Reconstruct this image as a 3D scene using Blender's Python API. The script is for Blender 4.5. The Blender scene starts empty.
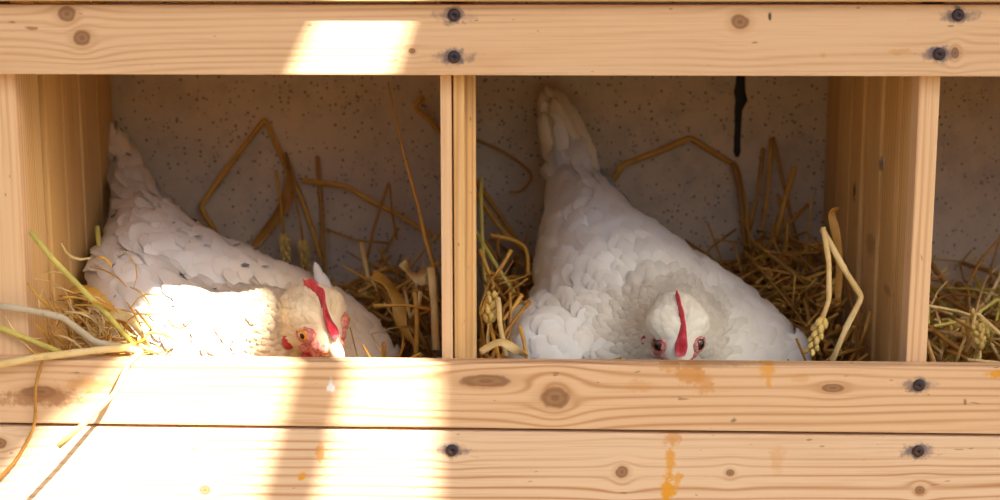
import bpy, bmesh, math, random
import numpy as np
from mathutils import Vector, Matrix, noise
from mathutils.bvhtree import BVHTree
random.seed(7)
scene = bpy.context.scene
COL = scene.collection

# ------------------------------------------------------------------ camera
FPX, DIST, PITCH, YAW = 1680.0, 1.18, math.radians(11.0), math.radians(0.75)
FWD = Vector((math.sin(YAW)*math.cos(PITCH), math.cos(YAW)*math.cos(PITCH), -math.sin(PITCH)))
RIGHT = Vector((math.cos(YAW), -math.sin(YAW), 0))
UP = RIGHT.cross(FWD)
CAM = Vector((0, 0, .6)) - FWD*DIST
cd = bpy.data.cameras.new('camera'); co = bpy.data.objects.new('camera', cd); COL.objects.link(co)
co.matrix_world = Matrix.Translation(CAM) @ Matrix((RIGHT, UP, -FWD)).transposed().to_4x4()
cd.sensor_width = 36; cd.lens = 36*FPX/1000; cd.clip_start = .02
cd.dof.use_dof = True; cd.dof.focus_distance = 1.20; cd.dof.aperture_fstop = 6.3
scene.camera = co
def at(px, py, Y):
    d = FWD + RIGHT*((px-500)/FPX) - UP*((py-250)/FPX)
    return CAM + d*((Y-CAM.y)/d.y)
def mpp(Y):                                   # metres per pixel at depth Y
    return (DIST + Y*.98)/FPX

# ------------------------------------------------------------------ world, sun, exposure
SUN = Vector((-1.05, 1.0, -1.6)).normalized()
w = bpy.data.worlds.new('sky'); scene.world = w; w.use_nodes = True
sky = w.node_tree.nodes.new('ShaderNodeTexSky'); sky.sky_type = 'NISHITA'; sky.sun_disc = False
sky.sun_elevation = math.asin(-SUN.z); sky.sun_rotation = math.radians(133.6); sky.air_density = 1.0; sky.dust_density = 5.0; sky.ozone_density = 1.0
w.node_tree.links.new(sky.outputs[0], w.node_tree.nodes['Background'].inputs[0])
w.node_tree.nodes['Background'].inputs[1].default_value = .16
sd = bpy.data.lights.new('sun', 'SUN'); sd.energy = 19; sd.angle = math.radians(.55); sd.color = (1, .93, .82)
so = bpy.data.objects.new('sun', sd); COL.objects.link(so)
so.rotation_euler = SUN.to_track_quat('-Z', 'Y').to_euler(); so.location = (1.5, -2, 3)
vs = scene.view_settings
vs.view_transform = 'Standard'; vs.look = 'None'; vs.gamma = 1; vs.use_curve_mapping = False; vs.exposure = .58

# ------------------------------------------------------------------ node helpers
class NT:
    def __init__(s, name):
        s.m = bpy.data.materials.new(name); s.m.use_nodes = True
        s.t = s.m.node_tree; s.b = s.t.nodes['Principled BSDF']; s.n = s.t.nodes
        s.tc = s.n.new('ShaderNodeTexCoord')
    def L(s, a, b): s.t.links.new(a, b)
    def put(s, v, sock):
        if isinstance(v, (int, float)): sock.default_value = v
        elif isinstance(v, (tuple, list)):
            sock.default_value = tuple(v)+(1,) if len(sock.default_value) == 4 and len(v) == 3 else v
        else: s.L(v, sock)
    def math(s, op, a, b=0.0, c=0.0, clamp=False):
        n = s.n.new('ShaderNodeMath'); n.operation = op; n.use_clamp = clamp
        s.put(a, n.inputs[0]); s.put(b, n.inputs[1]); s.put(c, n.inputs[2]); return n.outputs[0]
    def sep(s, v):
        n = s.n.new('ShaderNodeSeparateXYZ'); s.L(v, n.inputs[0]); return n.outputs
    def comb(s, x, y, z):
        n = s.n.new('ShaderNodeCombineXYZ')
        for i, v in enumerate((x, y, z)): s.put(v, n.inputs[i])
        return n.outputs[0]
    def noise(s, vec, scale, detail=3, rough=.5):
        n = s.n.new('ShaderNodeTexNoise'); s.L(vec, n.inputs['Vector'])
        n.inputs['Scale'].default_value = scale; n.inputs['Detail'].default_value = detail; n.inputs['Roughness'].default_value = rough
        return n.outputs['Fac']
    def vscale(s, v, sc):
        n = s.n.new('ShaderNodeMapping'); s.L(v, n.inputs[0]); n.inputs['Scale'].default_value = sc; return n.outputs[0]
    def mix(s, f, a, b, mode='MIX'):
        n = s.n.new('ShaderNodeMix'); n.data_type = 'RGBA'; n.blend_type = mode
        s.put(f, n.inputs[0]); s.put(a, n.inputs[6]); s.put(b, n.inputs[7]); return n.outputs[2]
    def fmix(s, f, a, b):
        n = s.n.new('ShaderNodeMix'); n.data_type = 'FLOAT'
        s.put(f, n.inputs[0]); s.put(a, n.inputs[2]); s.put(b, n.inputs[3]); return n.outputs[0]
    def step(s, v, lo, hi, a=0., b=1.):
        n = s.n.new('ShaderNodeMapRange'); n.interpolation_type = 'SMOOTHSTEP'
        s.put(v, n.inputs[0])
        for i, x in enumerate((lo, hi, a, b)): n.inputs[i+1].default_value = x
        return n.outputs[0]
    def bump(s, h, strength, dist):
        n = s.n.new('ShaderNodeBump'); s.L(h, n.inputs['Height']); n.inputs['Strength'].default_value = strength
        n.inputs['Distance'].default_value = dist; s.L(n.outputs[0], s.b.inputs['Normal'])
    def out(s, col, rough=.6, spec=.3):
        s.put(col, s.b.inputs['Base Color']); s.put(rough, s.b.inputs['Roughness'])
        s.b.inputs['Specular IOR Level'].default_value = spec
        return s.m

def wood(name, light, dark, knots=(), stains=(), vertical=False, off=0.0, ring=.0052, contrast=.75, sharp=2.2):
    """pine: rings run along the board, flow round the knots; knots (x,z,r,ex), stains (x,z,rx,rz,colour,alpha)"""
    t = NT(name); P = t.tc.outputs['Object']; x, y, z = t.sep(P)
    if vertical: lc, cc = z, t.math('ADD', y, x)
    else: lc, cc = x, t.math('ADD', z, t.math('MULTIPLY', y, .6))
    lo = t.math('ADD', lc, off)
    gv = t.comb(lo, cc, off)
    wv = t.noise(t.vscale(gv, (1.3, 7, 1)), 1.0, 2)
    f = t.math('ADD', cc, t.math('MULTIPLY', t.math('SUBTRACT', wv, .5), .030))
    core = None
    jag = t.noise(t.vscale(gv, (140, 140, 1)), 1., 2)
    for (kx, kz, r, ex) in knots:
        dx = t.math('DIVIDE', t.math('SUBTRACT', x, kx), ex); dz = t.math('SUBTRACT', z, kz)
        d = t.math('SQRT', t.math('ADD', t.math('MULTIPLY', dx, dx), t.math('MULTIPLY', dz, dz)))
        den = t.math('ADD', t.math('MULTIPLY', d, d), (r*1.0)**2)
        f = t.math('SUBTRACT', f, t.math('DIVIDE', t.math('MULTIPLY', dz, (r*1.55)**2), den))
        kr = t.math('SINE', t.math('MULTIPLY', d, 11/r))
        rings = t.math('MULTIPLY', kr, t.step(d, 0, r*1.1, 1., 0.)) if core is None else t.math('ADD', rings, t.math('MULTIPLY', kr, t.step(d, 0, r*1.1, 1., 0.)))
        halo = t.step(d, r*.8, r*2.0, .45, 0.); hal = halo if core is None else t.math('MAXIMUM', hal, halo)
        cc_ = t.step(t.math('ADD', d, t.math('MULTIPLY', t.math('SUBTRACT', jag, .5), r*.5)), r*.75, r*1.05, 1., 0.)
        core = cc_ if core is None else t.math('MAXIMUM', core, cc_)
    ph = t.math('MULTIPLY', t.math('ADD', f, t.math('MULTIPLY', t.noise(t.vscale(gv, (.9, 60, 1)), 1., 2), .008)), 2*math.pi/ring)
    s1 = t.math('MULTIPLY_ADD', t.math('SINE', ph), .5, .5)
    s1 = t.math('POWER', s1, sharp)
    amp = t.noise(t.vscale(gv, (3, 30, 1)), 1., 2)
    s1 = t.math('MULTIPLY', s1, t.step(amp, .3, .68))
    fine = t.noise(t.vscale(gv, (14, 900, 1)), 1., 3)
    blot = t.noise(t.vscale(gv, (6, 22, 1)), 1., 4)
    col = t.mix(t.math('MULTIPLY', s1, contrast), light, dark)
    col = t.mix(t.math('MULTIPLY', t.step(fine, .5, .75), .35), col, dark)
    col = t.mix(t.math('MULTIPLY', t.step(blot, .52, .75), .35), col, tuple(.5*(a+b)*(1, .88, .75)[i] for i, (a, b) in enumerate(zip(light, dark))))
    specks = t.noise(t.vscale(gv, (90, 260, 1)), 1., 1)
    col = t.mix(t.math('MULTIPLY', t.step(specks, .74, .80), .6), col, (.22, .12, .06))
    if core is not None:
        col = t.mix(hal, col, (.50, .27, .12))
        col = t.mix(t.math('MULTIPLY', core, .85), col, t.mix(t.math('MULTIPLY_ADD', rings, .5, .5), (.34, .18, .085), (.19, .09, .04)))
    if vertical: x = y
    sj = t.noise(t.vscale(gv, (150, 150, 1)), 1., 5, .65)
    for (sx, sz, rx, rz, c, al) in stains:
        dx = t.math('DIVIDE', t.math('SUBTRACT', x, sx), rx); dz = t.math('DIVIDE', t.math('SUBTRACT', z, sz), rz)
        d = t.math('SQRT', t.math('ADD', t.math('MULTIPLY', dx, dx), t.math('MULTIPLY', dz, dz)))
        d = t.math('ADD', d, t.math('MULTIPLY', t.math('SUBTRACT', sj, .5), 2.2))
        col = t.mix(t.step(d, .35, 1.0, al, 0.), col, c)
    h = t.math('ADD', t.math('MULTIPLY', s1, -.6), t.math('MULTIPLY', fine, .8))
    t.bump(h, .35, .0006)
    return t.out(col, .62, .25)

def plain(name, col, rough=.5, spec=.3, var=.0, col2=None, scale=60, sss=0.0, bump=0.0, metal=0.0):
    t = NT(name); c = col
    nz = t.noise(t.tc.outputs['Object'], scale, 4)
    if col2: c = t.mix(t.step(nz, .38, .64), col, col2)
    if bump: t.bump(nz, .5, bump)
    if sss:
        t.b.inputs['Subsurface Weight'].default_value = sss; t.b.inputs['Subsurface Scale'].default_value = .004
        t.b.inputs['Subsurface Radius'].default_value = (1, .35, .2)
    t.b.inputs['Metallic'].default_value = metal
    return t.out(c, rough, spec)

# ------------------------------------------------------------------ object helpers
def link(name, me, mat, parent=None, smooth=False, loc=None):
    o = bpy.data.objects.new(name, me); COL.objects.link(o)
    if mat and not me.materials: me.materials.append(mat)
    if smooth: me.shade_smooth()
    if parent:
        o.parent = parent; o.matrix_parent_inverse = parent_inv(parent)
    return o
def parent_inv(p):
    M = Matrix.Identity(4); q = p; chain = []
    while q: chain.append(q); q = q.parent
    for q in reversed(chain): M = M @ q.matrix_parent_inverse @ Matrix.Translation(q.location)
    return M.inverted()
def mesh(name, v, f):
    me = bpy.data.meshes.new(name); me.from_pydata([tuple(a) for a in v], [], f); me.update(); return me
def tag(o, label=None, cat=None, group=None, kind=None):
    if label: o['label'] = label
    if cat: o['category'] = cat
    if group: o['group'] = group
    if kind: o['kind'] = kind
    return o
def thing(name, loc, label, cat, group=None):
    o = bpy.data.objects.new(name, None); COL.objects.link(o); o.location = loc; o.empty_display_size = .02
    return tag(o, label, cat, group)
def bevel_mesh(me, w=.0015, seg=2):
    bm = bmesh.new(); bm.from_mesh(me)
    bmesh.ops.recalc_face_normals(bm, faces=bm.faces)
    bmesh.ops.bevel(bm, geom=bm.edges[:], offset=w, segments=seg, affect='EDGES', profile=.6)
    bm.to_mesh(me); bm.free(); return me
BOXF = [(0,1,2,3), (7,6,5,4), (0,4,5,1), (1,5,6,2), (2,6,7,3), (3,7,4,0)]
def box(name, lo, hi, bev=.0015):
    (x0,y0,z0), (x1,y1,z1) = lo, hi
    v = [(x0,y0,z0),(x1,y0,z0),(x1,y0,z1),(x0,y0,z1),(x0,y1,z0),(x1,y1,z0),(x1,y1,z1),(x0,y1,z1)]
    me = mesh(name, v, BOXF)
    return bevel_mesh(me, bev) if bev else me
def board(name, tl, tr, br, bl, Y0, Y1, bev=.0016):
    """board whose front face has these pixel corners on the plane Y0; square-edged back to Y1"""
    q = [at(*bl, Y0), at(*br, Y0), at(*tr, Y0), at(*tl, Y0)]
    b_, t_ = (q[1]-q[0])*.26, (q[2]-q[3])*.26
    q = [q[0]-b_, q[1]+b_, q[2]+t_, q[3]-t_]
    v = q + [Vector((p.x, Y1, p.z)) for p in q]
    return bevel_mesh(mesh(name, v, BOXF), bev)

class Tubes:
    def __init__(s): s.v = []; s.f = []
    def tube(s, pts, rad, sides=6, flat=1.0, cap=True):
        pts = [Vector(p) for p in pts]; n = len(pts)
        if isinstance(rad, (int, float)): rad = [rad]*n
        b0 = len(s.v); side = None
        for i, p in enumerate(pts):
            t = (pts[min(i+1, n-1)] - pts[max(i-1, 0)]).normalized()
            if side is None:
                side = t.cross(Vector((.13, 1, .21))).normalized()
            else:
                side = (side - t*side.dot(t)).normalized()
            up = t.cross(side)
            for k in range(sides):
                a = 2*math.pi*k/sides
                s.v.append(p + side*(math.cos(a)*rad[i]) + up*(math.sin(a)*rad[i]*flat))
        for i in range(n-1):
            for k in range(sides):
                a, b = b0+i*sides+k, b0+i*sides+(k+1) % sides
                s.f.append((a, b, b+sides, a+sides))
        if cap:
            s.f.append(tuple(b0+k for k in range(sides))[::-1]); s.f.append(tuple(b0+(n-1)*sides+k for k in range(sides)))
    def ball(s, c, r, axis=None, stretch=1.0, seg=6, ring=4):
        c = Vector(c); ax = (axis or Vector((0,0,1))).normalized()
        sd_ = ax.orthogonal().normalized(); u = ax.cross(sd_); b0 = len(s.v)
        s.v.append(c - ax*r*stretch)
        for i in range(1, ring):
            a = math.pi*i/ring - math.pi/2
            for k in range(seg):
                q = 2*math.pi*k/seg
                s.v.append(c + ax*(math.sin(a)*r*stretch) + (sd_*math.cos(q) + u*math.sin(q))*(math.cos(a)*r))
        s.v.append(c + ax*r*stretch); e = len(s.v)-1
        for k in range(seg):
            k2 = (k+1) % seg
            s.f.append((b0, b0+1+k2, b0+1+k)); s.f.append((e, e-seg+k, e-seg+k2))
            for i in range(ring-2):
                a, b = b0+1+i*seg+k, b0+1+i*seg+k2
                s.f.append((a, b, b+seg, a+seg))
    def mesh(s, name): return mesh(name, s.v, s.f)

# ------------------------------------------------------------------ levels
YB = .32                                                    # concrete wall
ZF = .425                                                   # nest floor
px2 = lambda px, py, Y=-.016: (at(px, py, Y).x, at(px, py, Y).z)
PXM = mpp(-.016)
LIGHT, DARK = (.75, .515, .305), (.52, .275, .125)
def K(px, py, r, ex=1.2): x, z = px2(px, py); return (x, z, r*PXM, ex)
def ST(px, py, rx, ry, c, a): x, z = px2(px, py); return (x, z, rx*PXM, ry*PXM, c, a)
YOLK = (.72, .33, .02); OCHRE = (.60, .27, .06); GREY = (.13, .11, .13); BROWN = (.36, .17, .07)
screw_spots = {'top': [(454,15), (454,57), (958,15), (939,54)], 'mid': [(919,385)], 'low': [(452,450), (918,451)]}
def sst(L): return [s for (x, y) in L for s in (ST(x, y, 26, 8, GREY, .6), ST(x, y, 12, 11, GREY, .75))]
M_top = wood('pine_top', LIGHT, DARK, [K(67,14,8), K(82,38,8), K(740,22,8), K(955,53,6,.7), K(412,51,3)],
             sst(screw_spots['top']) + [ST(12,22,6,2,BROWN,.8), ST(32,28,8,2.5,BROWN,.8), ST(770,17,2.2,6,(.04,.03,.03),.9), ST(900,52,12,4,OCHRE,.4), ST(823,56,4,4,OCHRE,.4)], off=3.1, contrast=.65)
M_mid = wood('pine_middle', LIGHT, DARK, [K(555,398,12,1.3), K(486,381,7,4), K(833,388,5,2.6), K(40,392,7,3)],
             sst(screw_spots['mid']) + [ST(35,398,60,12,BROWN,.75), ST(90,385,40,10,OCHRE,.5), ST(690,372,24,18,OCHRE,.75), ST(705,384,14,14,OCHRE,.6), ST(672,366,16,8,OCHRE,.5), ST(768,370,11,10,YOLK,.7), ST(769,380,4,12,YOLK,.7), ST(640,386,20,8,OCHRE,.35), ST(800,378,16,7,OCHRE,.3), ST(995,374,14,5,YOLK,.9),
              ST(734,420,5,4,(.1,.05,.03),.8), ST(965,402,2.5,5,(.2,.1,.05),.7), ST(700,365,60,5,(.3,.19,.1),.4), ST(331,386,5,9,(.9,.9,.88),.95)], off=8.4, ring=.006, contrast=.9, sharp=3.2)
M_low = wood('pine_lower', (.77, .57, .375), (.50, .25, .11), [K(205,490,6,1.1), K(622,472,7,1), K(730,473,4), K(920,490,5), K(0,443,6), K(452,450,5)],
             sst(screw_spots['low']) + [ST(673,436,13,16,OCHRE,.6), ST(671,462,7,24,YOLK,.8), ST(668,492,9,20,YOLK,.95), ST(677,480,5,12,YOLK,.7), ST(682,476,3,4,YOLK,.8), ST(320,452,6,14,OCHRE,.8), ST(302,477,6,6,YOLK,.9), ST(777,460,10,18,OCHRE,.3)], off=15.7, ring=.0066, contrast=1.0, sharp=4.5)
M_lid = wood('pine_lid', (.62, .40, .20), DARK, off=21)
M_post = wood('pine_post', (.80, .55, .31), (.60, .30, .14), vertical=True, off=4)
M_planks = [wood('pine_plank_%d' % i, c, d, vertical=True, off=i*5.3) for i, (c, d) in enumerate([((.76,.49,.20),(.50,.25,.07)), ((.72,.45,.17),(.46,.22,.06)), ((.78,.52,.23),(.52,.27,.09))])]
def on_face(px, py, X):                       # depth and height where a pixel's ray meets the plane x = X
    Y = 0.0
    for _ in range(40): Y += (X - at(px, py, Y).x)*2.0
    return Y, at(px, py, Y).z
XF = at(913, 215, 0).x
def SV(px, py, ry, rz, c, a): Y, z = on_face(px, py, XF); return (Y, z, ry, rz, c, a)
M_planks_r = [wood('pine_plank_stained_%d' % i, c, d, vertical=True, off=17+i*4.1, stains=[SV(855,192,.007,.010,(.03,.02,.015),.95), SV(878,165,.009,.010,(.10,.09,.09),.8), SV(881,160,.004,.006,(.6,.55,.5),.7), SV(868,245,.02,.012,(.25,.12,.04),.5), SV(838,100,.006,.006,(.04,.03,.02),.9), SV(884,290,.012,.006,(.25,.12,.04),.5)])
              for i, (c, d) in enumerate([((.76,.49,.20),(.50,.25,.07)), ((.72,.45,.17),(.46,.22,.06))])]
M_screw = plain('screw_steel', (.035, .035, .055), .5, .4, col2=(.09, .05, .035), scale=300, metal=.4)

# ------------------------------------------------------------------ setting: concrete wall, then added unseen ground, roof, posts and blocker wall
def concrete():
    t = NT('concrete'); P = t.tc.outputs['Object']
    big = t.noise(P, 5, 4); mid = t.noise(P, 45, 5, .6)
    c = t.mix(t.step(big, .35, .65), (.74, .61, .44), (.62, .54, .44))
    c = t.mix(t.math('MULTIPLY', t.step(mid, .4, .7), .5), c, (.48, .42, .35))
    def dots(scale, r, rnd):
        n = t.n.new('ShaderNodeTexVoronoi'); n.inputs['Scale'].default_value = scale; t.L(P, n.inputs['Vector'])
        keep = t.math('GREATER_THAN', t.sep(n.outputs['Color'])[0], rnd)
        size = t.math('MULTIPLY', t.sep(n.outputs['Color'])[1], r)
        return t.math('MULTIPLY', keep, t.math('LESS_THAN', n.outputs['Distance'], size))
    d = t.math('MAXIMUM', t.math('MAXIMUM', dots(150, .20, .55), dots(250, .30, .5)), dots(360, .38, .5))
    c = t.mix(t.math('MULTIPLY', d, .72), c, (.06, .05, .04))
    pale = t.noise(P, 120, 2)
    c = t.mix(t.step(pale, .66, .74, 0, .6), c, (.68, .62, .54))
    t.bump(t.math('SUBTRACT', mid, d), .5, .0015)
    return t.out(c, .85, .2)
wall = link('wall_back', box('wall_back', (-1.6, YB, -.02), (2.2, YB+.12, 2.25), 0), concrete()); tag(wall, 'speckled grey concrete wall behind the nest boxes', kind='structure')
tb = Tubes()
drip = [(741,70,4.5), (740,84,5), (739,92,6.2), (741,100,6.5), (738,110,4.2), (738,124,3.4), (737,140,3.4), (737,152,3.6), (737,157,1.5)]
tb.tube([at(a, b, YB-.0003) for a, b, r in drip], [r*mpp(YB) for a, b, r in drip], 8, .18)
M_tar = plain('tar', (.02, .02, .022), .6)
tag(link('tar_drip', tb.mesh('tar_drip'), M_tar, wall, True), 'black tar drip running down the concrete')
t = NT('sandy_ground'); gn = t.noise(t.tc.outputs['Object'], 9, 5)
g = link('ground', box('ground', (-6, -9, -.08), (6, 4, 0), 0), t.out(t.mix(gn, (.14, .105, .07), (.09, .07, .042)), .95, .1)); tag(g, 'added unseen sandy ground that bounces light to the boxes', kind='structure')  # unseen ground, added for the light it sends back
# added unseen roof sheet; its two gaps are shaped to cast the sun patches
ZR = 2.1
def gap(pts):
    out = []
    for (a, b) in pts:
        p = at(a, b, -.016); k = (ZR-p.z)/(-SUN.z); q = p - SUN*k; out.append((q.x, q.y))
    return out
g1 = gap([(338,-30), (424,-30), (410,22), (297,355), (244,545), (-60,545), (35,440), (128,355), (226,160), (290,75)])
g2 = gap([(382,245), (432,245), (433,355), (430,545), (308,545), (355,355)])
cu = bpy.data.curves.new('roof', 'CURVE'); cu.dimensions = '2D'; cu.fill_mode = 'BOTH'; cu.extrude = .003
for poly in ([(-1.6,-1.22), (2.2,-1.22), (2.2,YB), (-1.6,YB)], g1, g2):
    sp = cu.splines.new('POLY'); sp.points.add(len(poly)-1); sp.use_cyclic_u = True
    for q, (a, b) in zip(sp.points, poly): q.co = (a, b, 0, 1)
tmp = bpy.data.objects.new('tmp', cu); COL.objects.link(tmp)
rme = bpy.data.meshes.new_from_object(tmp.evaluated_get(bpy.context.evaluated_depsgraph_get()))
bpy.data.objects.remove(tmp)
rme.transform(Matrix.Translation((0, 0, ZR))); rme.materials.clear()
roof = link('sun_mask_roof', rme, wood('sun_mask_board', (.45,.33,.22), (.3,.2,.12), off=30)); tag(roof, 'added unseen roof sheet with two gaps shaped for the sun patches', kind='structure')
for sx in (-1, 1):
    o = link('added_roof_post_%d' % (1 if sx < 0 else 2), box('added_post', (.3+sx*1.8-.04, -1.20, 0), (.3+sx*1.8+.04, -1.12, ZR-.004), .004), M_post); tag(o, 'added unseen post under the added roof sheet', kind='structure')  # unseen posts, added to carry the added roof sheet

ow = link('sky_blocker_wall', box('sky_blocker_wall', (-5, -3.4, -.02), (5, -3.25, 1.15), 0), plain('sky_blocker_boards', (.30, .23, .16), .9, .1, col2=(.22, .17, .12), scale=4)); tag(ow, 'added unseen wall that blocks low sky light', kind='structure')  # unseen wall added to hold back low sky light
# ------------------------------------------------------------------ nest box
nest = thing('nest_box', (0, .15, ZF-.02), 'pine wood row of hen nest boxes with planked dividers', 'nest box')
def screws(par, spots, Y=-.016):
    for (a, b) in spots:
        c = at(a, b, Y); T_ = Tubes(); R_ = .0042
        prof = [(R_*1.02, .0004), (R_, -.0012), (R_*.72, -.0019), (R_*.30, -.0019), (R_*.22, -.0006), (0.0002, -.0005)]
        for r, d in prof:
            for k in range(14):
                q = 2*math.pi*k/14; T_.v.append(c + Vector((math.cos(q)*r, d, math.sin(q)*r)))
        for i in range(len(prof)-1):
            for k in range(14): T_.f.append((i*14+k, i*14+(k+1) % 14, (i+1)*14+(k+1) % 14, (i+1)*14+k))
        link('screw', T_.mesh('screw'), M_screw, par, True)
top = link('top_rail', board('top_rail', (-150,4.5), (1150,4.5), (1150,77), (-150,74), -.016, 0), M_top, nest); screws(top, screw_spots['top'])
link('lid', board('lid', (-150,-60), (1150,-60), (1150,2), (-150,1), -.025, YB-.002), M_lid, nest)
mid = link('front_board', board('front_board', (-150,358.5), (1150,368.5), (1150,436), (-150,421.5), -.016, -.0005), M_mid, nest); screws(mid, screw_spots['mid'])
low = link('front_board', board('front_board', (-150,425), (1150,439), (1150,530), (-150,520), -.016, -.0005), M_low, nest); screws(low, screw_spots['low'])
ztop = at(500, -2, 0).z; zb = ZF-.02
link('bottom_panel', box('bottom_panel', (-.74, 0.0, zb-.012), (.74, YB-.002, zb), .001), M_planks[1], nest)
def divider(fx0, fx1, widths, second=None, split=None, mats=None):
    """front post between pixel columns fx0..fx1 (at y=215) and planks running back to the wall"""
    a, b = at(fx0, 215, 0).x, at(fx1, 215, 0).x
    p = link('divider', box('divider_post', (a, 0, zb), (b, .020, ztop), .0012), M_post, nest)
    if split:                                               # second strip of the post, set beside the first
        c = at(split, 215, 0).x
        p.data = box('divider_post', (a, 0, zb), (c-.0006, .020, ztop), .0012); p.data.materials.append(M_post)
        link('post_strip', box('post_strip', (c+.0006, .0012, zb), (b, .020, ztop), .0012), M_planks[2], p)
    y = .021; n = len(widths); tot = sum(widths); span = YB-.003-y
    for i, wd in enumerate(widths):
        y1 = y + span*wd/tot
        dx = random.choice((-1, 1))*random.uniform(.0006, .0018)
        lo, hi = (a+.0010+dx, y+.0036, zb), (b-.0010+dx, y1-.0036, ztop)
        if second: lo, hi = (a+.002+dx, y+.0006, zb), (second+dx, y1-.0036, ztop)
        link('plank', box('plank', lo, hi, .0022), (mats or M_planks)[(i*2+n) % 3 if not mats else i % 2], p)
        y = y1
    return p
divider(-466, -442, [1]*5)
divider(1385, 1408, [1]*5)
divider(-12, 22, [1, 1.05, 1.1, 1.15, 1.1])
dv = divider(441, 465, [1, 1.1, 1, 1.1, 1.1], second=at(474.5, 215, .021).x, split=453)
divider(913, 934, [.8, 1.1, 1.1, 1, 1.2, 1.2], mats=M_planks_r)

# ------------------------------------------------------------------ hens
M_feather_cache = {}
def feather_mat(name, base):
    t = NT(name); n = t.n.new('ShaderNodeVertexColor'); n.layer_name = 'tint'
    nz = t.noise(t.tc.outputs['Object'], 35, 4)
    c = t.mix(1.0, base, n.outputs['Color'], 'MULTIPLY')
    c = t.mix(t.step(nz, .45, .8, 0, .22), c, (.72, .60, .44))
    t.b.inputs['Sheen Weight'].default_value = .15; t.b.inputs['Sheen Roughness'].default_value = .5
    return t.out(c, .7, .15)
M_comb = plain('comb_skin', (.56, .045, .065), .45, .45, col2=(.44, .028, .05), scale=350, sss=.25, bump=.0006)
M_face = plain('face_skin', (.62, .13, .11), .55, .35, col2=(.72, .36, .28), scale=420, sss=.25, bump=.0006)
M_face2 = plain('face_skin_pale', (.66, .42, .36), .6, .3, col2=(.56, .13, .13), scale=300, sss=.2, bump=.0006)
M_beak = plain('beak_horn', (.72, .52, .32), .35, .5, col2=(.80, .66, .48), scale=120)
M_iris = plain('eye_iris', (.80, .34, .03), .15, .6, col2=(.70, .22, .02), scale=500)
M_iris2 = plain('eye_iris_dark', (.10, .03, .015), .15, .6)
M_pupil = plain('eye_pupil', (.008, .006, .006), .08, .6)

def balls_mesh(name, balls, voxel=.003, smooth=14):
    bm = bmesh.new()
    for (c, r, sc) in balls:
        M = Matrix.Translation(c) @ Matrix.Diagonal((sc[0], sc[1], sc[2], 1))
        bmesh.ops.create_icosphere(bm, subdivisions=3, radius=r, matrix=M)
    me = bpy.data.meshes.new(name); bm.to_mesh(me); bm.free()
    o = bpy.data.objects.new('tmp', me); COL.objects.link(o)
    md = o.modifiers.new('r', 'REMESH'); md.mode = 'VOXEL'; md.voxel_size = voxel; md.use_smooth_shade = True
    ms = o.modifiers.new('s', 'SMOOTH'); ms.factor = .5; ms.iterations = smooth
    out = bpy.data.meshes.new_from_object(o.evaluated_get(bpy.context.evaluated_depsgraph_get()))
    bpy.data.objects.remove(o); out.name = name
    return out
def chain(nodes, sub=6):
    out = []
    for (c0, r0, s0), (c1, r1, s1) in zip(nodes[:-1], nodes[1:]):
        for i in range(sub):
            k = i/sub
            out.append((c0.lerp(c1, k), r0+(r1-r0)*k, tuple(a+(b-a)*k for a, b in zip(s0, s1))))
    out.append(nodes[-1]); return out
def node(px, py, Y, r, sc=(1,1,1)): return (at(px, py, Y), r*mpp(Y), sc)

def feather(V, F, T, p, d, n, L, W, tint, lift=.10, tipround=.5, rows=9, sink=.0012, curl=.0, N=None, bvh=None):
    side = d.cross(n).normalized(); b0 = len(V)
    for i in range(rows+1):
        u = i/rows
        wd = W*.5*min(1, (.35+.65*math.sin(min(1, u*1.7)*math.pi/2)))*math.sqrt(max(0, 1-max(0, (u-tipround)/(1-tipround+1e-6))**2)) if u < 1 else W*.03
        h = -sink + lift*L*u*u*.55 + sink*1.3*u - curl*L*u**3
        c = p + d*(L*u) + n*h; nn = n
        if bvh:
            loc, nr, _, _ = bvh.find_nearest(p + d*(L*u))
            nn = (n + nr).normalized(); c = loc + nr*(h+.0012*u)
        V += [c - side*wd - n*(wd*.12), c + n*(W*.015), c + side*wd - n*(wd*.12)]
        if N is not None: kk = .5*(u-.3); N += [(nn - side*.34 + d*kk).normalized(), (nn+d*kk).normalized(), (nn + side*.34 + d*kk).normalized()]
        T += [tint]*3
    for i in range(rows):
        a = b0+i*3
        F += [(a, a+1, a+4, a+3), (a+1, a+2, a+5, a+4)]

def tint_layer(me, T):
    ca = me.color_attributes.new('tint', 'FLOAT_COLOR', 'POINT')
    ca.data.foreach_set('color', np.array([(a, b, c, 1.) for a, b, c in T], dtype=np.float32).ravel())

def comb_mesh(fr, stations, heights, thick, wave, base_c):
    """single comb: blade over the crown, serrated rim; stations along the head, front to back"""
    n = len(stations); m = 6; V = []; F = []
    for sgn in (1, -1):
        for i in range(n):
            for j in range(m+1):
                v = j/m
                th = thick[i]*(1-v)**.7*.5 + .0005
                bnd = wave(i/(n-1), v)
                V.append(fr(stations[i] - .003*v, sgn*th + bnd, base_c[i] + heights[i]*v))
    N = n*(m+1)
    for s0 in (0, 1):
        for i in range(n-1):
            for j in range(m):
                a = s0*N + i*(m+1)+j; q = (a, a+1, a+m+2, a+m+1); F.append(q if s0 else q[::-1])
    for i in range(n-1):
        a, b = i*(m+1)+m, (i+1)*(m+1)+m; F.append((a, b, b+N, a+N))
    for j in range(m):
        F.append((j, j+1, N+j+1, N+j)); a = (n-1)*(m+1)+j; F.append((a+1, a, N+a, N+a+1))
    return mesh('comb', V, F)

def sub(o, lv=1):
    md = o.modifiers.new('smooth', 'SUBSURF'); md.levels = lv; md.render_levels = lv; return o

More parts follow.
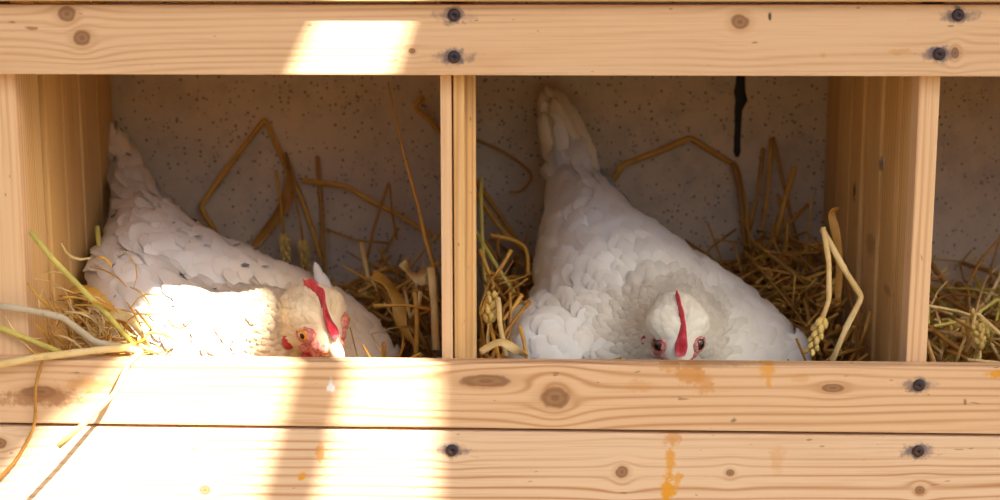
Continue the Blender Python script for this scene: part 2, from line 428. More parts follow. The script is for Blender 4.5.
def hen(label, base_px, nodes_list, head_c, f, s0, hs, tail_px, flow_pts, base_col, cream_rad, cream, irism, speck=None, eye_r=.0042, comb_wave=None, comb_h=1.0, clipz=ZF, comb_t=1.0, skin_m=None, skin_k=1.0, tail_shade_tint=(.92, .80, .62), eye_pos=(.0085, .0148, .0012), eye_out=(.93, .33, .12)):
    f = f.normalized(); s = (s0 - f*s0.dot(f)).normalized(); u = s.cross(f)
    def fr(a, b, c): return head_c + (f*a + s*b + u*c)*hs
    root = thing('hen', (at(*base_px).x, base_px[2], ZF), label, 'hen', 'hens sitting in the nest boxes')
    balls = []
    for nl in nodes_list: balls += chain(nl)
    hb = [((-.010,0,.000), .0175), ((0,0,0), .0165), ((.008,0,-.002), .0135), ((.016,0,-.004), .0090), ((-.004,.0075,.0050), .0125), ((-.004,-.0075,.0050), .0125),
          ((-.002,.008,-.007), .0120), ((-.002,-.008,-.007), .0120)]
    headballs = [(fr(*c), r*hs, (1,1,1)) for c, r in hb]
    nk0 = fr(-.014, 0, -.004)
    body_nodes = balls + headballs
    me = balls_mesh('body', body_nodes, .0028, 8)
    # push up anything under the nest floor
    for v in me.vertices:
        if v.co.z < clipz: v.co.z = clipz
    nrm = [v.normal.copy() for v in me.vertices]
    for v, vn in zip(me.vertices, nrm):                     # feather clumps
        q = v.co.copy(); dh_ = min(1, max(.12, ((q-head_c).length-.015)/.06))
        v.co = q + vn*dh_*(.0030*noise.noise(q*42) + .0014*noise.noise(q*95+Vector((3,1,7))))
    me.update(); VN = [v.normal.copy() for v in me.vertices]
    T = []; tip = at(*tail_px[0][1])
    def cream_at(p):
        d = (p-head_c).length; k = max(0., min(1., 1.35 - d/cream_rad)); return k*k*(3-2*k)
    def tint_of(p, j=.0):
        k = cream_at(p); kt = max(0., min(1., 1.2-(p-tip).length/.085)); return tuple((1 + (c-1)*k)*(1 + (q-1)*kt) + j for c, q in zip(cream, tail_shade_tint))  # brown shade and warm bounce on the tail are painted into the tint
    tint_layer(me, [tint_of(v.co) for v in me.vertices])
    mat = feather_mat('feather_'+str(len(bpy.data.materials)), base_col)
    body = link('body', me, mat, root, True)
    # plumage: overlapping contour feathers laid along the flow from head to tail
    me.calc_loop_triangles()
    vs_ = [v for v in me.vertices if v.co.z > clipz+.05]
    random.shuffle(vs_)
    grid = {}; V = []; F = []; T = []; N = []; picks = []
    def flow(p):
        best = Vector((0,0,0))
        for (q, d, r) in flow_pts:
            best += d*math.exp(-((p-q).length/r)**2)
        rad = (p-head_c); k = math.exp(-(rad.length/(.06*hs))**2)*1.5
        return (best + rad.normalized()*(k+.15))
    for v in vs_:
        p, n = v.co.copy(), v.normal.copy(); dh = (p-head_c).length/hs
        if (p-head_c).dot(f) > .012*hs and dh < .035: continue          # bare face
        sz = max(.27, min(1., (dh-.012)/.085))
        gap_ = .0092*sz
        key = (int(p.x/.009), int(p.y/.009), int(p.z/.009)); ok = True
        for a in (-1,0,1):
            for b in (-1,0,1):
                for c in (-1,0,1):
                    for q in grid.get((key[0]+a, key[1]+b, key[2]+c), ()):
                        if (q-p).length < gap_: ok = False
        if not ok: continue
        grid.setdefault(key, []).append(p); picks.append((p, n, sz))
    bvh = BVHTree.FromPolygons([v.co.copy() for v in me.vertices], [tuple(q.vertices) for q in me.polygons])
    for p, n, sz in picks:
        d = flow(p); d = d - n*d.dot(n)
        if d.length < 1e-5: continue
        d.normalize(); d = (d + d.cross(n)*random.uniform(-.22, .22)).normalized()
        j = random.uniform(-.03, .015) if sz > .5 else random.uniform(-.13, .03); tn = tint_of(p, j)
        feather(V, F, T, p, d, n, .033*sz*random.uniform(.93, 1.07)+.003, .0215*sz*random.uniform(.92, 1.08)+.0005, tn, lift=random.uniform(.09, .14)+.05*(1-sz), sink=.0010*sz, N=N, bvh=bvh)
    if speck:
        zr_ = at(200, 320, .12).z
        for p, n, sz in random.sample([q for q in picks if q[2] > .7 and q[0].z > zr_-.02 and q[1].y < .3], 28):
            d = flow(p); d = (d - n*d.dot(n)).normalized()
            feather(V, F, T, p+n*.0022, d, n, random.uniform(.008, .015), random.uniform(.003, .005), (.20, .20, .22), lift=.12, sink=-.0062, N=N, bvh=bvh)
    pm = mesh('plumage', V, F); tint_layer(pm, T)
    tag(link('plumage', pm, mat, root, True), kind='stuff')
    pm.normals_split_custom_set_from_vertices([tuple(q) for q in N])
    # tail feathers, each its own
    for (a, b, w_) in tail_px:
        V = []; F = []; T = []
        p0, p1 = at(*a), at(*b); d = (p1-p0); L = d.length; d.normalize()
        n = (CAM-p0).normalized(); n = (n - d*n.dot(d)).normalized()
        feather(V, F, T, p0, d, n, L, w_*mpp(a[2]), tail_shade_tint, lift=.0, tipround=.62, rows=12, sink=.0, curl=-.02)
        tm = mesh('tail_feather', V, F); tint_layer(tm, T)
        o = link('tail_feather', tm, mat, root, True)
        md = o.modifiers.new('t', 'SOLIDIFY'); md.thickness = .0005
    # comb
    st = [.0215 - .0395*i/22 for i in range(23)]
    hts = []; bc = []; th = []
    for i in range(23):
        k = i/22
        env = (.0035 + .0105*math.sin(min(1, k*1.25)*math.pi/2)) * (1 if k < .85 else 1-(k-.85)*2.2)
        ser = .0055*abs(math.sin(k*math.pi*4.2))**.7
        hts.append((env+ser)*comb_h*min(1, k*5+.12)); th.append((.0088*(1-k)**1.6*min(1, k*4+.35)+.0024)*comb_t)
        bc.append(.0045 + .0085*math.sin(min(1, .25+k*.9)*math.pi/2))
    o = link('comb', comb_mesh(fr, st, hts, th, comb_wave or (lambda a, v: .0012*math.sin(a*5)*v), bc), M_comb, root, True); sub(o, 2); o['label'] = 'red fleshy single comb'
    # beak
    T_ = Tubes()
    T_.tube([fr(.018,0,-.001), fr(.024,0,-.0015), fr(.030,0,-.004), fr(.0345,0,-.0085), fr(.036,0,-.0115)], [.0062*hs, .0055*hs, .0042*hs, .0022*hs, .0004*hs], 10, 1.0)
    bk = link('beak', T_.mesh('beak'), M_beak, root, True); sub(bk)
    T_ = Tubes(); T_.tube([fr(.016,0,-.008), fr(.024,0,-.0085), fr(.030,0,-.010), fr(.033,0,-.0115)], [.0048*hs, .0042*hs, .0028*hs, .0005*hs], 10, .7)
    sub(link('lower_beak', T_.mesh('lower_beak'), M_beak, bk, True))
    for sg in (1, -1):
        # red bare skin round the eye, running forward to the beak and down to the wattle
        e0, e1_, e2_ = eye_pos
        skin = [((e0, sg*(e1_-.0032), e2_-.0005), .0062), ((.0135, sg*.0085, -.0022), .0056), ((.0185, sg*.0050, -.0030), .0048), ((.0085, sg*.0112, -.0085), .0056), ((.0025, sg*.0142, -.0065), .0040),
                ((.0150, sg*.0065, -.0095), .0050)]
        sk = balls_mesh('face_skin', [(fr(*c), r*hs*skin_k, (1,1,1)) for c, r in skin], .0009, 4)
        o = link('face_skin', sk, skin_m or M_face, root, True)
        ec = fr(eye_pos[0], sg*eye_pos[1], eye_pos[2]); out = (s*sg*eye_out[0] + f*eye_out[1] + u*eye_out[2]).normalized()
        T_ = Tubes(); T_.ball(ec, eye_r*hs, out, .8, 16, 10); ey = link('eye', T_.mesh('eye'), irism, root, True)
        T_ = Tubes(); T_.ball(ec+out*eye_r*hs*.45, eye_r*hs*.56, out, .72, 14, 8); link('pupil', T_.mesh('pupil'), M_pupil, ey, True)
        # eyelid ring
        T_ = Tubes(); e1 = out.orthogonal().normalized(); e2 = out.cross(e1)
        ring = [ec + out*eye_r*hs*.16 + (e1*math.cos(q)*1.06 + e2*math.sin(q)*1.06)*eye_r*hs for q in [2*math.pi*k/18 for k in range(19)]]
        T_.tube(ring, .0011*hs, 6); link('eyelid', T_.mesh('eyelid'), M_face, ey, True)
        # wattle and ear lobe
        T_ = Tubes()
        T_.tube([fr(.014, sg*.006, -.010), fr(.0135, sg*.0085, -.016), fr(.012, sg*.0095, -.022), fr(.010, sg*.0090, -.027)], [.003*hs, .0055*hs, .006*hs, .002*hs], 10, .35)
        sub(link('wattle', T_.mesh('wattle'), M_comb, root, True))
        T_ = Tubes(); T_.ball(fr(-.001, sg*.0172, -.0125), .0050*hs, (s*.2-u+f*.3).normalized(), 1.45, 12, 8)
        link('ear_lobe', T_.mesh('ear_lobe'), M_comb, root, True)
    return root, body_nodes

def dv3(a, b): return (at(*b)-at(*a)).normalized()
SQ = (1, 1, .92)
# hen in the right-hand box, facing the camera
RH = [
  [node(552,106,.298,6,(1,.5,1)), node(557,120,.295,12,(1,.5,1)), node(566,150,.285,19,(1,.7,1)), node(577,190,.265,27,(1,.9,1)), node(586,222,.235,42), node(598,262,.195,60), node(625,310,.165,92,SQ), node(655,350,.150,112,SQ)],
  [node(600,345,.13,80,SQ), node(655,365,.125,98,SQ), node(715,360,.125,82,SQ), node(757,362,.120,52,SQ)],
  [node(548,335,.12,40), node(560,355,.10,52)],
  [node(655,352,.12,84), node(672,345,.085,58), node(676,338,.055,36), node(677,332,.038,24)],
]
hs_r = 1.12
hc_r = at(677, 332, .036)
flow_r = [(at(676,330,.05), Vector((0,1,.35)), .09), (at(640,290,.15), dv3((650,330,.10), (590,220,.24)), .10), (at(590,230,.23), dv3((595,250,.2), (570,160,.28)), .07),
          (at(565,150,.285), dv3((572,180,.27), (552,95,.30)), .07), (at(760,350,.12), Vector((-.35,.75,-.25)), .07), (at(545,330,.12), Vector((.1,.8,.1)), .06)]
tail_r = [((575,190,.262), (546,86,.302), 26), ((570,185,.258), (542,92,.300), 24), ((585,195,.256), (556,90,.300), 26), ((592,200,.250), (566,102,.296), 26), ((572,200,.248), (543,112,.292), 26),
          ((588,205,.246), (553,98,.294), 28), ((596,208,.242), (575,122,.288), 26), ((580,212,.240), (550,126,.286), 30), ((598,212,.236), (566,128,.284), 30)]
hen_r, balls_r = hen('white hen facing forward, head down behind the front board between two dividers', (650,350,.14), RH, hc_r, Vector((.02,-.64,-.77)), Vector((-1,-.03,0)), hs_r, tail_r, flow_r,
    (.85, .90, .95), .105, (1.0, .93, .75), M_iris2, comb_wave=lambda a, v: -.0028*math.sin(a*4.6-.4)*(.4+.6*v)*(1-a*.6), comb_h=.54, comb_t=.85, tail_shade_tint=(.90,.77,.56), eye_pos=(.0100,.0128,.0030), eye_out=(.66,.55,.45), eye_r=.0048, skin_m=M_face2, skin_k=.86)
# hen in the left-hand box, turned to the right
LH = [
  [node(114,130,.302,4,(1,.5,1)), node(121,152,.295,9,(1,.6,1)), node(130,182,.28,15,(1,.8,1)), node(141,212,.255,27), node(152,248,.215,46), node(160,276,.185,64,SQ), node(215,304,.165,68,SQ), node(262,326,.15,70,SQ), node(305,350,.14,72,SQ), node(338,368,.13,62,SQ)],
  [node(118,272,.16,28), node(150,310,.125,52), node(195,342,.095,52), node(240,352,.09,55)],
  [node(240,345,.11,58), node(275,335,.085,46), node(300,326,.072,32), node(311,322,.058,24)],
]
hc_l = at(317, 321, .052)
flow_l = [(at(300,320,.06), Vector((-.6,.8,.1)), .07), (at(220,270,.16), dv3((260,290,.14), (150,240,.22)), .10), (at(140,215,.25), dv3((150,240,.22), (122,155,.295)), .07),
          (at(350,335,.13), Vector((-.9,.4,.2)), .07), (at(180,320,.10), dv3((240,330,.09), (110,270,.17)), .08)]
tail_l = [((138,195,.27), (111,124,.303), 20), ((146,205,.262), (116,138,.299), 24), ((150,212,.255), (124,152,.293), 24), ((160,222,.245), (139,168,.282), 20), ((133,205,.26), (113,150,.296), 20), ((128,222,.25), (113,170,.29), 18), ((165,232,.235), (150,190,.27), 16)]
hen_l, balls_l = hen('white hen with grey flecks turned right, orange eye and sunlit breast', (220,340,.13), LH, hc_l, Vector((.55,-.55,-.62)), Vector((-.78,-.6,-.16)), 1.15, tail_l, flow_l,
    (.90, .88, .86), .095, (.98, .82, .55), M_iris, speck=True, comb_wave=lambda a, v: (.003*math.sin(a*7.5)+.001)*v, comb_h=.68, comb_t=.72, eye_r=.0047, eye_pos=(.0080,.0150,.0030), eye_out=(.90,.34,.26))

# wing tip standing up behind the left hen's neck
for a_, b_, w_ in (((324,292,.125), (315,262,.140), 11), ((330,296,.122), (320,271,.136), 12)):
    V = []; F = []; T = []; p0, p1 = at(*a_), at(*b_); d_ = (p1-p0); n_ = (CAM-p0).normalized(); L_ = d_.length; d_.normalize(); n_ = (n_-d_*n_.dot(d_)).normalized()
    feather(V, F, T, p0, d_, n_, L_, w_*mpp(.12), (.93, .89, .83), lift=0, tipround=.2, rows=10, sink=0)
    wm = mesh('wing_tip_feather', V, F); tint_layer(wm, T)
    o = link('wing_tip_feather', wm, [c for c in hen_l.children if c.name.startswith('body')][0].data.materials[0], hen_l, True)
    o.modifiers.new('t', 'SOLIDIFY').thickness = .0006
# ------------------------------------------------------------------ straw
def straw_mat(name, a, b, c):
    t = NT(name); P = t.tc.outputs['Object']
    n1 = t.noise(P, 38, 3); n2 = t.noise(P, 260, 3)
    col = t.mix(t.step(n1, .35, .65), a, b); col = t.mix(t.step(n2, .55, .75, 0, .5), col, c)
    return t.out(col, .5, .35)
M_st = {'gold': straw_mat('straw_gold', (.64,.37,.07), (.54,.28,.045), (.32,.15,.03)),
        'pale': straw_mat('straw_pale', (.78,.60,.28), (.66,.46,.17), (.45,.28,.10)),
        'green': straw_mat('straw_green', (.62,.52,.12), (.50,.44,.10), (.38,.30,.08)),
        'brown': straw_mat('straw_brown', (.48,.25,.05), (.38,.18,.035), (.20,.09,.02)),
        'grey': straw_mat('straw_grey', (.55,.47,.33), (.46,.38,.25), (.3,.22,.13)),
        'ear': straw_mat('straw_ear', (.74,.56,.18), (.62,.44,.13), (.40,.25,.08))}
def soften(P, k=.16, bow=.0):
    out = [P[0]]
    for i in range(1, len(P)-1):
        a, b, c = P[i-1], P[i], P[i+1]
        la, lc = min(.0035, (a-b).length*k), min(.0035, (c-b).length*k)
        out += [b+(a-b).normalized()*la, b+((a-b).normalized()*la+(c-b).normalized()*lc)*.22, b+(c-b).normalized()*lc]
    out.append(P[-1]); return out
def dense(P, seg=4):
    """split long spans with a slight bow so that no stalk is dead straight"""
    out = []
    for a, b in zip(P[:-1], P[1:]):
        L = (b-a).length; m = max(1, min(seg, int(L/.02)))
        o = (b-a).orthogonal().normalized()*L*random.uniform(-.03, .03)
        for i in range(m):
            k = i/m; out.append(a.lerp(b, k) + o*(4*k*(1-k)))
    out.append(P[-1]); return out
def smooth_curve(P, n=6):
    out = []
    for i in range(len(P)-1):
        p0, p1, p2, p3 = P[max(i-1,0)], P[i], P[i+1], P[min(i+2,len(P)-1)]
        for k in range(n):
            q = k/n
            out.append(.5*((2*p1)+(p2-p0)*q+(2*p0-5*p1+4*p2-p3)*q*q+(3*p1-p0-3*p2+p3)*q**3))
    out.append(P[-1]); return out
def ear_into(T_, p, d, L, r=.0030):
    """wheat ear: plump grains set in two spiralling rows, short awns"""
    d = d.normalized(); sx = d.orthogonal().normalized(); n = max(5, int(L/.0042))
    for i in range(n):
        for k in range(3):
            q = k*2.09 + i*1.05; o = sx*math.cos(q) + d.cross(sx)*math.sin(q)
            T_.ball(p + d*(L*i/n) + o*r*.85, r*.78*(1-.35*i/n), d+o*.5, 1.75, 6, 4)
def stalk(label, pts, wpx, mat, curved=False, flat=.8, taper=1.0, ear=None, name='straw_stalk', cat='straw'):
    Y0 = pts[0][2]
    P = [at(*p) for p in pts]
    P = smooth_curve(P) if curved else dense(soften(P))
    r = wpx*.44*mpp(Y0); n = len(P)
    T_ = Tubes(); rad = [r*(1+(taper-1)*i/(n-1))*(1+.08*math.sin(i*1.9)) for i in range(n)]
    T_.tube(P, rad, 8, flat)
    base = min(P, key=lambda q: q.z)
    if ear is None:
        o = link(name, T_.mesh(name), M_st[mat], None, True)
        tag(o, label, cat, 'loose straws in the nest boxes')
    else:
        o = thing(name, base, label, cat, 'loose straws in the nest boxes')
        link('stem', T_.mesh('stem'), M_st[mat], o, True)
        E = Tubes(); ear_into(E, P[-1], P[-1]-P[-3], ear*mpp(Y0), .0034); link('grain_head', E.mesh('grain_head'), M_st['ear'], o, True)
    return o
def blade(label, pts, wpx, mat, twist=.8, name='straw_leaf'):
    P = smooth_curve([at(*p) for p in pts], 7); n = len(P); V = []; F = []; wm = wpx*.5*mpp(pts[0][2])
    for i, p in enumerate(P):
        t_ = (P[min(i+1,n-1)]-P[max(i-1,0)]).normalized(); k = i/(n-1)
        s_ = t_.cross((CAM-p).normalized()).normalized(); nn = s_.cross(t_)
        s_ = s_*math.cos(twist*math.sin(k*5)) + nn*math.sin(twist*math.sin(k*5)); nn = s_.cross(t_)
        wd = wm*(math.sin(math.pi*min(1, .12+k*.86))**.6)
        V += [p-s_*wd, p-nn*wd*.35, p+s_*wd]
    for i in range(n-1):
        a = i*3; F += [(a,a+1,a+4,a+3), (a+1,a+2,a+5,a+4)]
    o = link(name, mesh(name, V, F), M_st[mat], None, True); md = o.modifiers.new('t', 'SOLIDIFY'); md.thickness = .0005
    return tag(o, label, 'straw', 'loose straws in the nest boxes')

YW = YB-.004
# left box
stalk('tall golden straw bent into a peak above the left hen', [(216,233,.305), (200,207,.31), (265,119,YW), (300,195,YW), (322,262,.30)], 6.5, 'gold')
blade('dry brown leaf leaning on the peaked straw, pointing down left', [(254,247,.30), (268,228,.305), (284,205,.308), (290,182,.31), (286,152,.312)], 13, 'brown')
stalk('upright straw just right of the peaked straw', [(317,156,YW), (321,205,.312), (326,288,.30)], 4.5, 'brown')
stalk('long straw sloping from mid-wall down towards the centre divider', [(302,180,.305), (345,186,.305), (402,217,.295), (432,236,.28)], 6, 'gold')
stalk('thin tall tapering stalk leaning beside the centre divider', [(434,268,.14), (418,205,.17), (404,155,.19), (388,82,.21)], 5, 'gold', taper=.35)
stalk('short straw high behind the centre divider, kinked tip', [(424,97,.305), (414,106,.308), (448,141,.315)], 6, 'gold')
stalk('thin straw folded into a narrow upside-down V', [(366,262,.27), (389,181,.28), (397,240,.27)], 3.6, 'brown')
stalk('thin dark straw lying across the wall right of the left hen', [(326,229,.30), (355,240,.30), (388,243,.285)], 3, 'brown')
stalk('pale cut straw standing above the left hen\'s back', [(361,242,.23), (366,268,.225), (374,308,.215)], 6, 'pale')
stalk('thick pale straw standing against the centre divider', [(431,268,.10), (434,300,.10), (436,350,.09)], 9, 'pale')
stalk('short upright straw right of the left hen, before the divider', [(415,292,.10), (417,320,.10), (416,358,.09)], 5.5, 'gold')
stalk('arched straw rising to the divider behind the left hen', [(350,332,.20), (375,303,.19), (405,284,.17), (440,262,.15)], 5, 'gold', curved=True)
blade('broad curled golden leaf between the left hen and centre divider', [(372,274,.16), (386,282,.15), (398,300,.14), (402,325,.13), (418,350,.12)], 15, 'gold', 1.0)
blade('small crumpled pale leaf above the curled golden leaf', [(402,262,.15), (410,272,.145), (424,280,.14), (432,274,.14)], 13, 'pale', 1.2)
stalk('straw crossing low behind the left hen\'s shoulder', [(352,300,.20), (392,322,.19), (436,288,.17)], 5, 'brown')
stalk('grain-headed stalk drooping against the wall above the left hen', [(276,170,.30), (281,205,.30), (284,238,.295)], 3.5, 'gold', ear=32, name='wheat_stalk', cat='wheat')
stalk('second grain-headed stalk hanging right of the first', [(292,190,.30), (300,220,.298), (303,244,.295)], 3, 'brown', ear=28, name='wheat_stalk', cat='wheat')
stalk('leaning straw in the pile behind the left hen\'s head', [(330,300,.25), (356,280,.24), (388,268,.22)], 5, 'brown')
# straw lying over the front board at the far left
stalk('thick greenish straw slanting down against the left planks', [(30,231,-.004), (80,287,-.003), (134,346,-.002)], 7, 'green')
stalk('grey bent straw arching over the left end of the board', [(-25,303,-.008), (22,309,-.008), (62,317,-.007), (95,342,-.006), (140,351,-.006)], 9, 'grey')
stalk('green straw poking in from the left edge', [(-25,318,-.005), (20,336,-.005), (60,352,-.005)], 7, 'green')
stalk('pale yellow straw lying across the top of the front board', [(-30,367,-.026), (40,357,-.024), (90,351,-.015), (132,347,-.005)], 9, 'pale')
stalk('thin brown straw hanging in a curve down the front boards', [(46,352,-.022), (36,385,-.022), (34,425,-.0225), (18,457,-.021), (-4,482,-.02)], 4, 'brown', curved=True)
stalk('flat pale straw hanging off the board and casting a shadow', [(142,350,-.008), (128,364,-.022), (116,392,-.032), (58,447,-.05)], 6.5, 'pale', flat=.4)
stalk('pale straw tip standing between the left planks and the hen', [(97,226,.17), (99,245,.165), (103,275,.155)], 6, 'green')
stalk('short sunlit straw pointing up beside the left hen', [(150,308,.02), (141,332,.015), (134,354,.008)], 4.5, 'pale')
stalk('sunlit straw resting on the front board by the left hen', [(160,352,.0), (126,342,.004), (84,348,.006)], 5, 'pale')
blade('orange dry leaf looping over the straw at the far left', [(68,306,.03), (74,290,.028), (92,292,.024), (112,312,.018), (136,336,.012)], 12, 'gold', .9)
blade('curled brown husk at the left end of the board', [(75,322,.03), (84,303,.03), (104,304,.026), (118,325,.02)], 11, 'brown', 1.1)
blade('pale dry leaf bent over the board near the left hen', [(88,345,.012), (104,318,.016), (128,318,.012), (150,348,.0)], 10, 'pale', .9)
# right box
stalk('thin looping straw on the wall right of the centre divider', [(474,139,YW), (506,153,YW), (531,174,.31), (522,190,.305), (510,192,.30)], 3.2, 'brown', curved=True)
stalk('dark straw slanting down behind the right hen\'s left side', [(472,176,.30), (500,215,.29), (533,262,.27)], 6.5, 'brown')
stalk('straw lying just below the dark slanting straw', [(474,192,.28), (500,228,.27), (524,250,.26)], 5, 'gold')
stalk('bright greenish straw slanting by the centre divider', [(476,232,.20), (494,262,.19), (516,296,.17)], 5, 'green')
stalk('upright yellow straw hugging the centre divider', [(481,178,.22), (482,235,.20), (487,300,.17)], 4.5, 'green')
stalk('straw bowed like a hook left of the right hen', [(490,235,.20), (512,240,.20), (526,250,.19), (528,275,.18)], 5, 'gold', curved=True)
blade('pale leaf curling beside the right hen\'s breast', [(480,352,.03), (500,342,.03), (516,350,.028), (528,356,.025)], 10, 'pale', .8)
stalk('pale upright straw left of the right hen', [(498,298,.07), (500,325,.06), (506,356,.05)], 6, 'pale')
stalk('grain-headed stalk upright by the centre divider', [(487,358,.06), (488,335,.065), (490,318,.07)], 4, 'pale', ear=30, name='wheat_stalk', cat='wheat')
stalk('short straw tip in front of the right hen\'s left wing', [(520,326,.04), (524,342,.036), (527,362,.03)], 4.5, 'gold')
stalk('long straw arched over the wall above the right hen', [(608,190,.30), (622,165,.305), (690,138,YW), (736,166,YW), (745,205,.31), (753,262,.30)], 6.5, 'gold')
stalk('straw leaning beside the long arched straw', [(733,162,.31), (740,190,.308), (744,235,.30), (748,268,.295)], 6, 'brown')
stalk('tall straw at the wall under the tar drip', [(771,138,YW), (768,190,.31), (760,262,.295)], 5, 'gold')
stalk('tall straw right beside the one under the tar drip', [(763,148,YW), (757,200,.31), (742,258,.30)], 4.5, 'brown')
stalk('long thin straw leaning right behind the right hen', [(773,137,.31), (785,190,.305), (800,250,.29)], 4, 'brown')
stalk('pale-tipped straw leaning left at the back of the right box', [(795,166,.28), (788,190,.28), (776,240,.27)], 6.5, 'gold')
stalk('dark straw low at the back of the right box', [(778,195,.28), (790,235,.27), (812,282,.25)], 5, 'brown')
stalk('golden straw bent at a sharp elbow before the right divider', [(822,229,.035), (846,272,.03), (862,297,.028), (846,328,.025), (831,364,.02)], 7, 'pale')
stalk('golden stalk with a hanging grain head beside the right hen', [(823,227,.034), (829,262,.03), (829,300,.028), (821,322,.026)], 6, 'pale', ear=38, name='wheat_stalk', cat='wheat')
blade('curled leaf standing behind the elbow-bent straw', [(838,300,.06), (839,262,.06), (836,235,.062), (832,214,.065), (838,208,.06)], 9, 'brown', .7)
# box at the far right
stalk('dark straw sloping down beside the right divider', [(930,262,.24), (950,290,.22), (972,316,.20)], 6.5, 'brown')
for i, (pts, lb) in enumerate([([(955,365,.07), (962,345,.07), (968,332,.07)], 'pale grain head nearest the right divider in the far right box'),
                  ([(1000,360,.08), (992,345,.08), (986,335,.08)], 'pale grain head at the right edge of the picture'),
                  ([(940,360,.10), (942,350,.10), (946,342,.10)], 'small grain head low against the right divider'),
                  ([(978,365,.05), (980,355,.05), (979,345,.05)], 'grain head standing at the front of the far right box')]):
    stalk(lb, pts, 4, 'pale', ear=[26,28,24,22][i], name='wheat_stalk', cat='wheat')
stalk('bent pale straw over the grain heads at far right', [(968,345,.06), (976,312,.065), (1000,334,.06), (1015,352,.06)], 4.5, 'pale')
stalk('pale husk straw pointing up at far right', [(984,318,.09), (976,332,.088), (966,352,.085)], 4, 'pale')

# thin shreds tangled over the board's left end: too many and too fine to pick apart
def shreds(label, n, x0, x1, y0, y1, Y0, Y1, seed):
    rnd = random.Random(seed); T_ = [Tubes(), Tubes(), Tubes()]
    for i in range(n):
        a, b = rnd.gauss((x0+x1)/2, (x1-x0)*.26), y1 - abs(rnd.gauss(0, .45))*(y1-y0)
        ang = rnd.uniform(-.5, 1.3); L = rnd.uniform(18, 55); Y = rnd.uniform(Y0, Y1); bow = rnd.gauss(0, 9)
        q = [(a+math.cos(ang)*L*k - math.sin(ang)*bow*(1-4*k*k), b+math.sin(ang)*L*k + math.cos(ang)*bow*(1-4*k*k), Y+rnd.uniform(-.006, .006)) for k in (-.5, -.25, 0, .25, .5)]
        q = [at(u_, min(v_, 354), max(-.010, w_) if u_ > 45 else -.005) for u_, v_, w_ in q]
        r = rnd.uniform(.0004, .0012)
        T_[rnd.choices((0, 1, 2), (5, 3, 2))[0]].tube(q, [r*.6, r, r, r, r*.4], 5, rnd.uniform(.3, .9))
    A = Tubes(); mi = []
    for k, s_ in enumerate(T_):
        b = len(A.v); A.v += s_.v; A.f += [tuple(q+b for q in f_) for f_ in s_.f]; mi += [k]*len(s_.f)
    me = A.mesh('straw_shreds')
    for m_ in ('pale', 'gold', 'brown'): me.materials.append(M_st[m_])
    me.polygons.foreach_set('material_index', mi)
    return tag(link('straw_shreds', me, None, None, True), label, 'straw', kind='stuff')
shreds('tangle of fine pale straw at the left end of the board', 120, 35, 152, 272, 354, -.002, .04, 5)
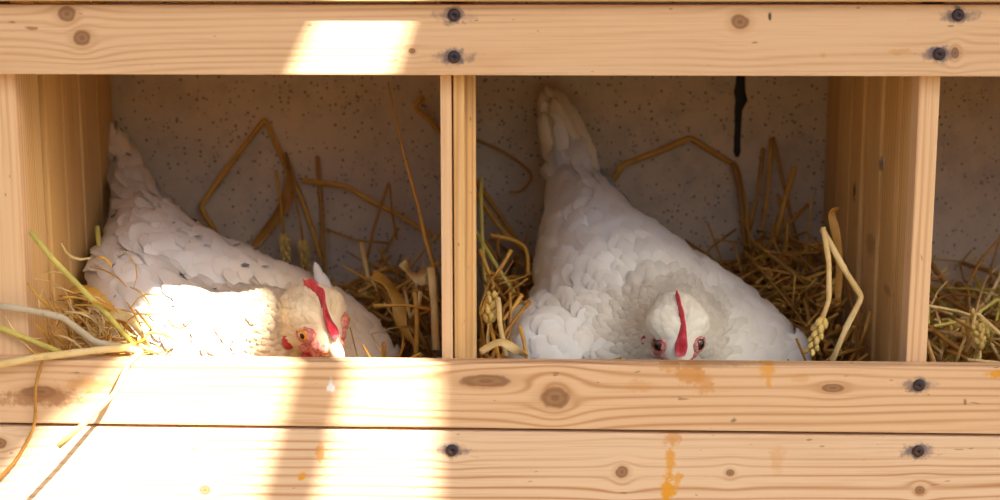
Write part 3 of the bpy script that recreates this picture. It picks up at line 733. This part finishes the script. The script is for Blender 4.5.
# loose bedding: heaps that nobody could count
hard = balls_r + balls_l
def inside(p, m=.002):
    for c, r, sc in hard:
        if (p-c).length < r*.97+m: return True
    return False
def bedding(label, x0, x1, n, height, seed, mats=('gold', 'brown', 'pale'), lim=None):
    """heap of straws between world x0..x1; height(x,Y) is the top of the heap"""
    rnd = random.Random(seed)
    sets = [Tubes() for _ in mats]; made = 0; tries = 0
    while made < n and tries < n*12:
        tries += 1
        x, y = rnd.uniform(x0+.006, x1-.006), rnd.uniform(.006, YB-.012)
        top_ = height(x, y)
        z = ZF + (top_-ZF)*(1-rnd.random()**2.0*.7)
        a = rnd.uniform(0, 2*math.pi); el = rnd.gauss(0, .42); L = rnd.uniform(.05, .13)
        d = Vector((math.cos(a)*math.cos(el), math.sin(a)*math.cos(el), math.sin(el)))
        c = Vector((x, y, z)); bend = Vector((rnd.gauss(0,1), rnd.gauss(0,1), rnd.gauss(0,.7)))*L*.13
        P = [c-d*L*.5, c-d*L*.22+bend*.7, c+bend, c+d*L*.22+bend*.7, c+d*L*.5]
        if rnd.random() < .3: P[-1] = P[2] + (Vector((rnd.gauss(0,1), rnd.gauss(0,1), rnd.gauss(0,.8)))).normalized()*L*.4; P[3] = P[2].lerp(P[-1], .3)
        if any(q.x < x0+.002 or q.x > x1-.002 or q.y < .003 or q.y > YB-.004 or q.z < ZF or inside(q) for q in P): continue
        if lim and not lim(c): continue
        k = rnd.choices(range(len(mats)), weights=[4, 3, 2][:len(mats)])[0]
        r = rnd.uniform(.0009, .0021)
        if rnd.random() < .06:
            ear_into(sets[k], P[0], P[1]-P[0], rnd.uniform(.018, .028), .0026)
        else:
            sets[k].tube(P, [r*rnd.uniform(.7,1.1) for _ in P], 5, rnd.uniform(.35, 1))
        made += 1
    T_ = Tubes(); mi = []
    for k, s_ in enumerate(sets):
        b = len(T_.v); T_.v += s_.v; T_.f += [tuple(q+b for q in f_) for f_ in s_.f]; mi += [k]*len(s_.f)
    me = T_.mesh('straw_bedding')
    for m_ in mats: me.materials.append(M_st[m_])
    me.polygons.foreach_set('material_index', mi)
    o = link('straw_bedding', me, None, None, True)
    return tag(o, label, 'straw bedding', kind='stuff')
def sstep(a, b, v): k = max(0, min(1, (v-a)/(b-a))); return k*k*(3-2*k)
xl0, xl1 = at(22,215,0).x, at(441,215,0).x
xr0, xr1 = at(474.5,215,.021).x, at(913,215,0).x
xe0, xe1 = at(934,215,0).x, at(1384,215,0).x
zr = at(500,357,0).z
bedding('heap of golden straw around the left hen', xl0, xl1, 480,
        lambda x, y: zr - .040 + .052*sstep(xl1-.13, xl1-.02, x)*sstep(.02,.16,y) + .028*sstep(xl0+.09, xl0, x)*(1-sstep(.05,.16,y)), 1)
bedding('heap of straw around the right hen', xr0, xr1, 700,
        lambda x, y: zr - .03 - .05*(1-sstep(.03,.10,y))*(1-sstep(xr0+.06, xr0+.02, x)) + .055*sstep(xr0+.07, xr0+.01, x)*sstep(.0,.12,y) + .060*sstep(xr1-.13, xr1-.03, x)*sstep(.08,.22,y), 2, ('brown', 'gold', 'brown'))
bedding('heap of straw in the far right box', xe0, xe1, 560, lambda x, y: zr - .022 + .022*sstep(.0,.15,y), 3, ('pale', 'brown', 'green'))
bedding('low layer of straw in the empty box at the far left', at(-441,215,0).x, at(-13,215,0).x, 300, lambda x, y: zr - .045 + .02*sstep(.05,.25,y), 4, ('gold', 'brown', 'pale'))
